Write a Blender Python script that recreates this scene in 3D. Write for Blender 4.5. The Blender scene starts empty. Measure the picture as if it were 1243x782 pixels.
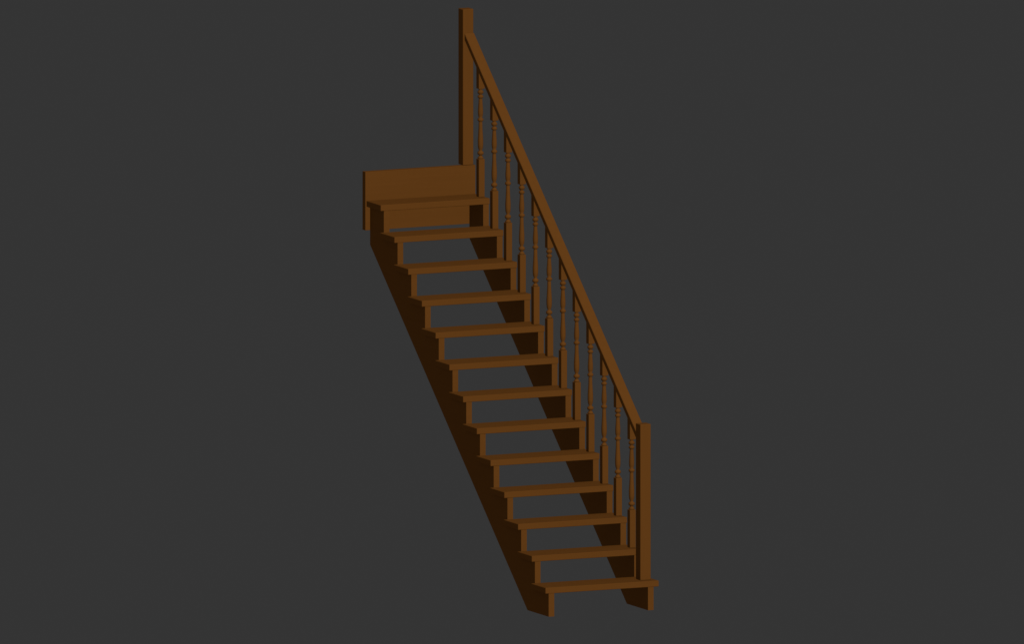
import bpy, bmesh, math
from mathutils import Vector, Matrix

S = 1.0 / 165.0            # drawing units (staircase measured in 1/165 m) to metres
A = math.radians(24.5)     # view azimuth
E = math.radians(8.2)      # view elevation

scene = bpy.context.scene
col = scene.collection

# ------------------------------------------------------------------ measures
RUN, RISE = 40.2, 33.89    # going and rise of one step
NT = 13                    # treads
WID = 145.0                # tread length (across the flight)
TH = 7.1                   # tread thickness
NOSE = 2.0                 # nosing in front of the stringer
FLOOR = -36.0              # floor below the top of the first tread
STR = 7.5                  # stringer thickness
OVER = 5.0                 # tread overhang on the open left side
NEWEL = 13.9
BALU = 7.8

# ------------------------------------------------------------------ material
def wood(name, grain_axis, seed):
    m = bpy.data.materials.new(name)
    m.use_nodes = True
    nt = m.node_tree
    nt.nodes.clear()
    out = nt.nodes.new('ShaderNodeOutputMaterial')
    bs = nt.nodes.new('ShaderNodeBsdfPrincipled')
    bs.inputs['Roughness'].default_value = 0.75
    bs.inputs['Specular IOR Level'].default_value = 0.04
    tc = nt.nodes.new('ShaderNodeTexCoord')
    mp = nt.nodes.new('ShaderNodeMapping')
    mp.inputs['Location'].default_value = (seed, seed * 1.7, seed * 0.6)
    sc = [38.0, 38.0, 38.0]
    sc[grain_axis] = 1.6
    mp.inputs['Scale'].default_value = sc
    nz = nt.nodes.new('ShaderNodeTexNoise')
    nz.inputs['Scale'].default_value = 1.0
    nz.inputs['Detail'].default_value = 4.0
    nz.inputs['Roughness'].default_value = 0.6
    nz.inputs['Distortion'].default_value = 0.4
    rp = nt.nodes.new('ShaderNodeValToRGB')
    rp.color_ramp.elements[0].position = 0.3
    rp.color_ramp.elements[1].position = 0.7
    rp.color_ramp.elements[0].color = (0.300, 0.1105, 0.0200, 1)
    rp.color_ramp.elements[1].color = (0.318, 0.117, 0.0214, 1)
    nt.links.new(tc.outputs['Object'], mp.inputs['Vector'])
    nt.links.new(mp.outputs['Vector'], nz.inputs['Vector'])
    nt.links.new(nz.outputs['Fac'], rp.inputs['Fac'])
    nt.links.new(rp.outputs['Color'], bs.inputs['Base Color'])
    nt.links.new(bs.outputs['BSDF'], out.inputs['Surface'])
    return m

WX = wood('brown_wood_grain_across', 0, 1.3)
WY = wood('brown_wood_grain_along', 1, 4.1)
WZ = wood('brown_wood_grain_upright', 2, 7.7)

# ------------------------------------------------------------------ helpers
# local frame: x = across (0 = left tread end, WID = right), y = into the flight, z = up, 0 = top of first tread
root = bpy.data.objects.new('staircase', None)
col.objects.link(root)
root.empty_display_size = 0.2
root['label'] = 'straight brown wooden staircase with open risers, sawtooth stringers and a turned baluster railing'
root['category'] = 'staircase'
root.location = (0, 0, 0)          # base at floor level

def P(x, y, z):
    return Vector((x * S, y * S, (z - FLOOR) * S))

def link(name, bm, mat, origin, bevel=0.0, smooth=False, label=None):
    me = bpy.data.meshes.new(name)
    bmesh.ops.recalc_face_normals(bm, faces=bm.faces)
    if bevel:
        bmesh.ops.bevel(bm, geom=[e for e in bm.edges if e.calc_face_angle(0) > 0.6],
                        offset=bevel * S, segments=1, affect='EDGES', profile=0.5)
    bm.transform(Matrix.Translation(-origin))
    bm.to_mesh(me)
    bm.free()
    me.materials.append(mat)
    o = bpy.data.objects.new(name, me)
    col.objects.link(o)
    o.parent = root
    o.location = origin
    if label:
        o['label'] = label
    return o

def box(bm, x0, x1, y0, y1, z0, z1, top=None):
    """box; z1 may be replaced by a function top(y) for a sloping top"""
    f = top if top else (lambda y: z1)
    v = [bm.verts.new(P(*p)) for p in
         ((x0, y0, z0), (x1, y0, z0), (x1, y1, z0), (x0, y1, z0),
          (x0, y0, f(y0)), (x1, y0, f(y0)), (x1, y1, f(y1)), (x0, y1, f(y1)))]
    for q in ((0, 3, 2, 1), (4, 5, 6, 7), (0, 1, 5, 4), (1, 2, 6, 5), (2, 3, 7, 6), (3, 0, 4, 7)):
        bm.faces.new([v[i] for i in q])

def prism_x(bm, pts, x0, x1):
    a = [bm.verts.new(P(x0, y, z)) for y, z in pts]
    b = [bm.verts.new(P(x1, y, z)) for y, z in pts]
    n = len(pts)
    bm.faces.new(a)
    bm.faces.new(list(reversed(b)))
    for i in range(n):
        j = (i + 1) % n
        bm.faces.new([a[i], b[i], b[j], a[j]])

# ------------------------------------------------------------------ stringers (sawtooth carriages)
BOARD_Y = 12 * RUN + 42.5
prof = [(NOSE, FLOOR)]
for i in range(NT):
    y = NOSE + RUN * i
    z = RISE * i - TH
    prof.append((y, z))
    prof.append((BOARD_Y - 0.1 if i == NT - 1 else y + RUN, z))
prof.append((BOARD_Y - 0.1, FLOOR + (BOARD_Y - 64.0) * RISE / RUN))
prof.append((64.0, FLOOR))
for x0, lab in ((OVER, 'left sawtooth stringer on the open side'),
                (WID - STR, 'right sawtooth stringer under the railing')):
    bm = bmesh.new()
    prism_x(bm, prof, x0, x0 + STR)
    link('stringer', bm, WY, P(x0 + STR / 2, NOSE, FLOOR), label=lab)

# ------------------------------------------------------------------ treads
for i in range(NT):
    bm = bmesh.new()
    x1 = WID + (6.0 if i == 0 else 0.3)
    box(bm, 0, x1, RUN * i, RUN * (i + 1) + NOSE - 0.1, RISE * i - TH - 0.15, RISE * i)
    link('tread', bm, WX, P(0, RUN * i, RISE * i), bevel=0.35,
         label='bottom tread, longer than the others, carrying the lower newel post' if i == 0 else None)

# ------------------------------------------------------------------ landing board at the head of the flight
ZB = RISE * 12 + 35.4
bm = bmesh.new()
box(bm, -1.2, WID + 0.6, BOARD_Y, BOARD_Y + 8.6, RISE * 12 - 36.4, ZB)
link('landing_board', bm, WX, P(0, BOARD_Y, ZB), bevel=0.15)

# ------------------------------------------------------------------ handrail
RU = WID - 7.0                       # centre line across
RW = 12.8
def rail_top(y):
    return 203.2 + (y - 50.2) * 0.8428
RT = 8.6
y0, y1 = 9.3 + NEWEL + 0.05, 12 * RUN + 44.0 - 0.05
bm = bmesh.new()
prism_x(bm, [(y0, rail_top(y0)), (y1, rail_top(y1)), (y1, rail_top(y1) - RT), (y0, rail_top(y0) - RT)],
        RU - RW / 2, RU + RW / 2)
link('handrail', bm, WY, P(RU, y0, rail_top(y0)), bevel=0.5)

# ------------------------------------------------------------------ newel posts
for yb, zb, dx, lab in ((9.3, 0.05, 7.3, 'lower newel post standing on the bottom tread'),
                    (12 * RUN + 44.0, ZB + 0.05, 8.3, 'upper newel post standing on the landing board')):
    bm = bmesh.new()
    xc = WID - dx
    box(bm, xc - NEWEL / 2, xc + NEWEL / 2, yb, yb + NEWEL, zb, zb + 191.5)
    link('newel_post', bm, WZ, P(xc, yb + NEWEL / 2, zb), bevel=0.5, label=lab)

# ------------------------------------------------------------------ balusters (square blocks, turned shaft)
PROFILE = [(46.1, 2.9), (47.3, 3.5), (48.4, 3.5), (49.6, 2.0), (51.0, 2.0), (51.9, 3.6), (53.7, 3.9), (55.2,
           3.5), (56.1, 2.0), (57.4, 2.0), (59.9, 3.0), (64.2, 3.35), (69.5, 3.35), (76.9, 2.9), (84.4, 2.45), (91.2,
           2.3), (92.2, 2.0), (93.1, 3.5), (94.8, 3.7), (96.0, 3.3), (96.8, 2.0), (99.5, 2.9), (103.2, 3.2), (107.7,
           3.1), (114.1, 2.6), (119.5, 2.3), (120.8, 2.0), (121.5, 3.3), (123.0, 3.5), (124.1, 3.2), (124.9, 2.0),
           (125.9, 2.0), (126.8, 3.4), (128.6, 3.7), (129.9, 3.4), (130.7, 2.1), (131.7, 2.2), (133.2, 3.5)]
def lathe(bm, cx, cy, z0, prof, n=20):
    rings = []
    for z, r in prof:
        rings.append([bm.verts.new(P(cx + r * math.cos(2 * math.pi * k / n),
                                     cy + r * math.sin(2 * math.pi * k / n), z0 + z)) for k in range(n)])
    for a, b in zip(rings, rings[1:]):
        for k in range(n):
            f = bm.faces.new([a[k], a[(k + 1) % n], b[(k + 1) % n], b[k]])
            f.smooth = True
    bm.faces.new(list(reversed(rings[0])))
    bm.faces.new(rings[-1])

for i in range(1, NT):
    cx = WID - 4.1
    cy = RUN * i + 13.5 + BALU / 2
    zb = RISE * i + 0.03
    h = BALU / 2
    bm = bmesh.new()
    box(bm, cx - h, cx + h, cy - h, cy + h, zb, zb + 46.5)
    box(bm, cx - h, cx + h, cy - h, cy + h, zb + 132.8, 0, top=lambda y: rail_top(y) - RT * 0.5)
    bmesh.ops.bevel(bm, geom=list(bm.edges), offset=0.3 * S, segments=1, affect='EDGES')
    lathe(bm, cx, cy, zb, PROFILE)
    link('baluster', bm, WZ, P(cx, cy, zb))

# ------------------------------------------------------------------ world: plain dark grey studio background
w = bpy.data.worlds.new('World')
scene.world = w
w.use_nodes = True
bg = w.node_tree.nodes['Background']
bg.inputs['Color'].default_value = (0.0348, 0.0348, 0.0348, 1)
bg.inputs['Strength'].default_value = 1.0

# ------------------------------------------------------------------ lamps
def sun(name, to_light, strength, shadow, color=(1, 1, 1)):
    l = bpy.data.lights.new(name, 'SUN')
    l.energy = strength
    l.angle = math.radians(3)
    l.color = color
    l.use_shadow = shadow
    o = bpy.data.objects.new(name, l)
    o.rotation_euler = Vector(to_light).to_track_quat('Z', 'Y').to_euler()
    o.location = Vector(to_light).normalized() * 8
    col.objects.link(o)
    return o
sun('key_lamp', (0.03, -0.84, 0.54), 1.13, False)
sun('added_side_fill', (-1.0, 0.05, 0.0), 0.11, False)  # added shadowless sun that lifts the left-facing sides, no real source
TOPL = sun('added_rail_fill', (0.41, 0.01, 0.91), 0.05, False)  # weak extra sun, added to brighten the handrail's sloping top

# ------------------------------------------------------------------ camera (parallel projection, as the picture shows)
K = (1243.0) * S                     # picture width in metres
cam = bpy.data.cameras.new('camera')
cam.type = 'ORTHO'
cam.ortho_scale = K
cam.clip_start = 0.1
cam.clip_end = 200
co = bpy.data.objects.new('camera', cam)
col.objects.link(co)
R = Vector((math.cos(A), -math.sin(A), 0))
U = Vector((math.sin(A) * math.sin(E), math.cos(A) * math.sin(E), math.cos(E)))
B = R.cross(U)
rot = Matrix((R, U, B)).transposed()
anchor = P(0, 0, 0)                  # front top left corner of the first tread: seen at (662.3, 714.3) of 1243 x 782
centre = anchor - R * ((662.3 - 621.5) * S) + U * ((714.3 - 391.0) * S)
co.matrix_world = Matrix.Translation(centre + B * 14.0) @ rot.to_4x4()
scene.camera = co

scene.view_settings.view_transform = 'Standard'
scene.view_settings.look = 'None'
scene.view_settings.exposure = 0
scene.view_settings.gamma = 1
scene.render.film_transparent = False
scene.cycles.diffuse_bounces = 0
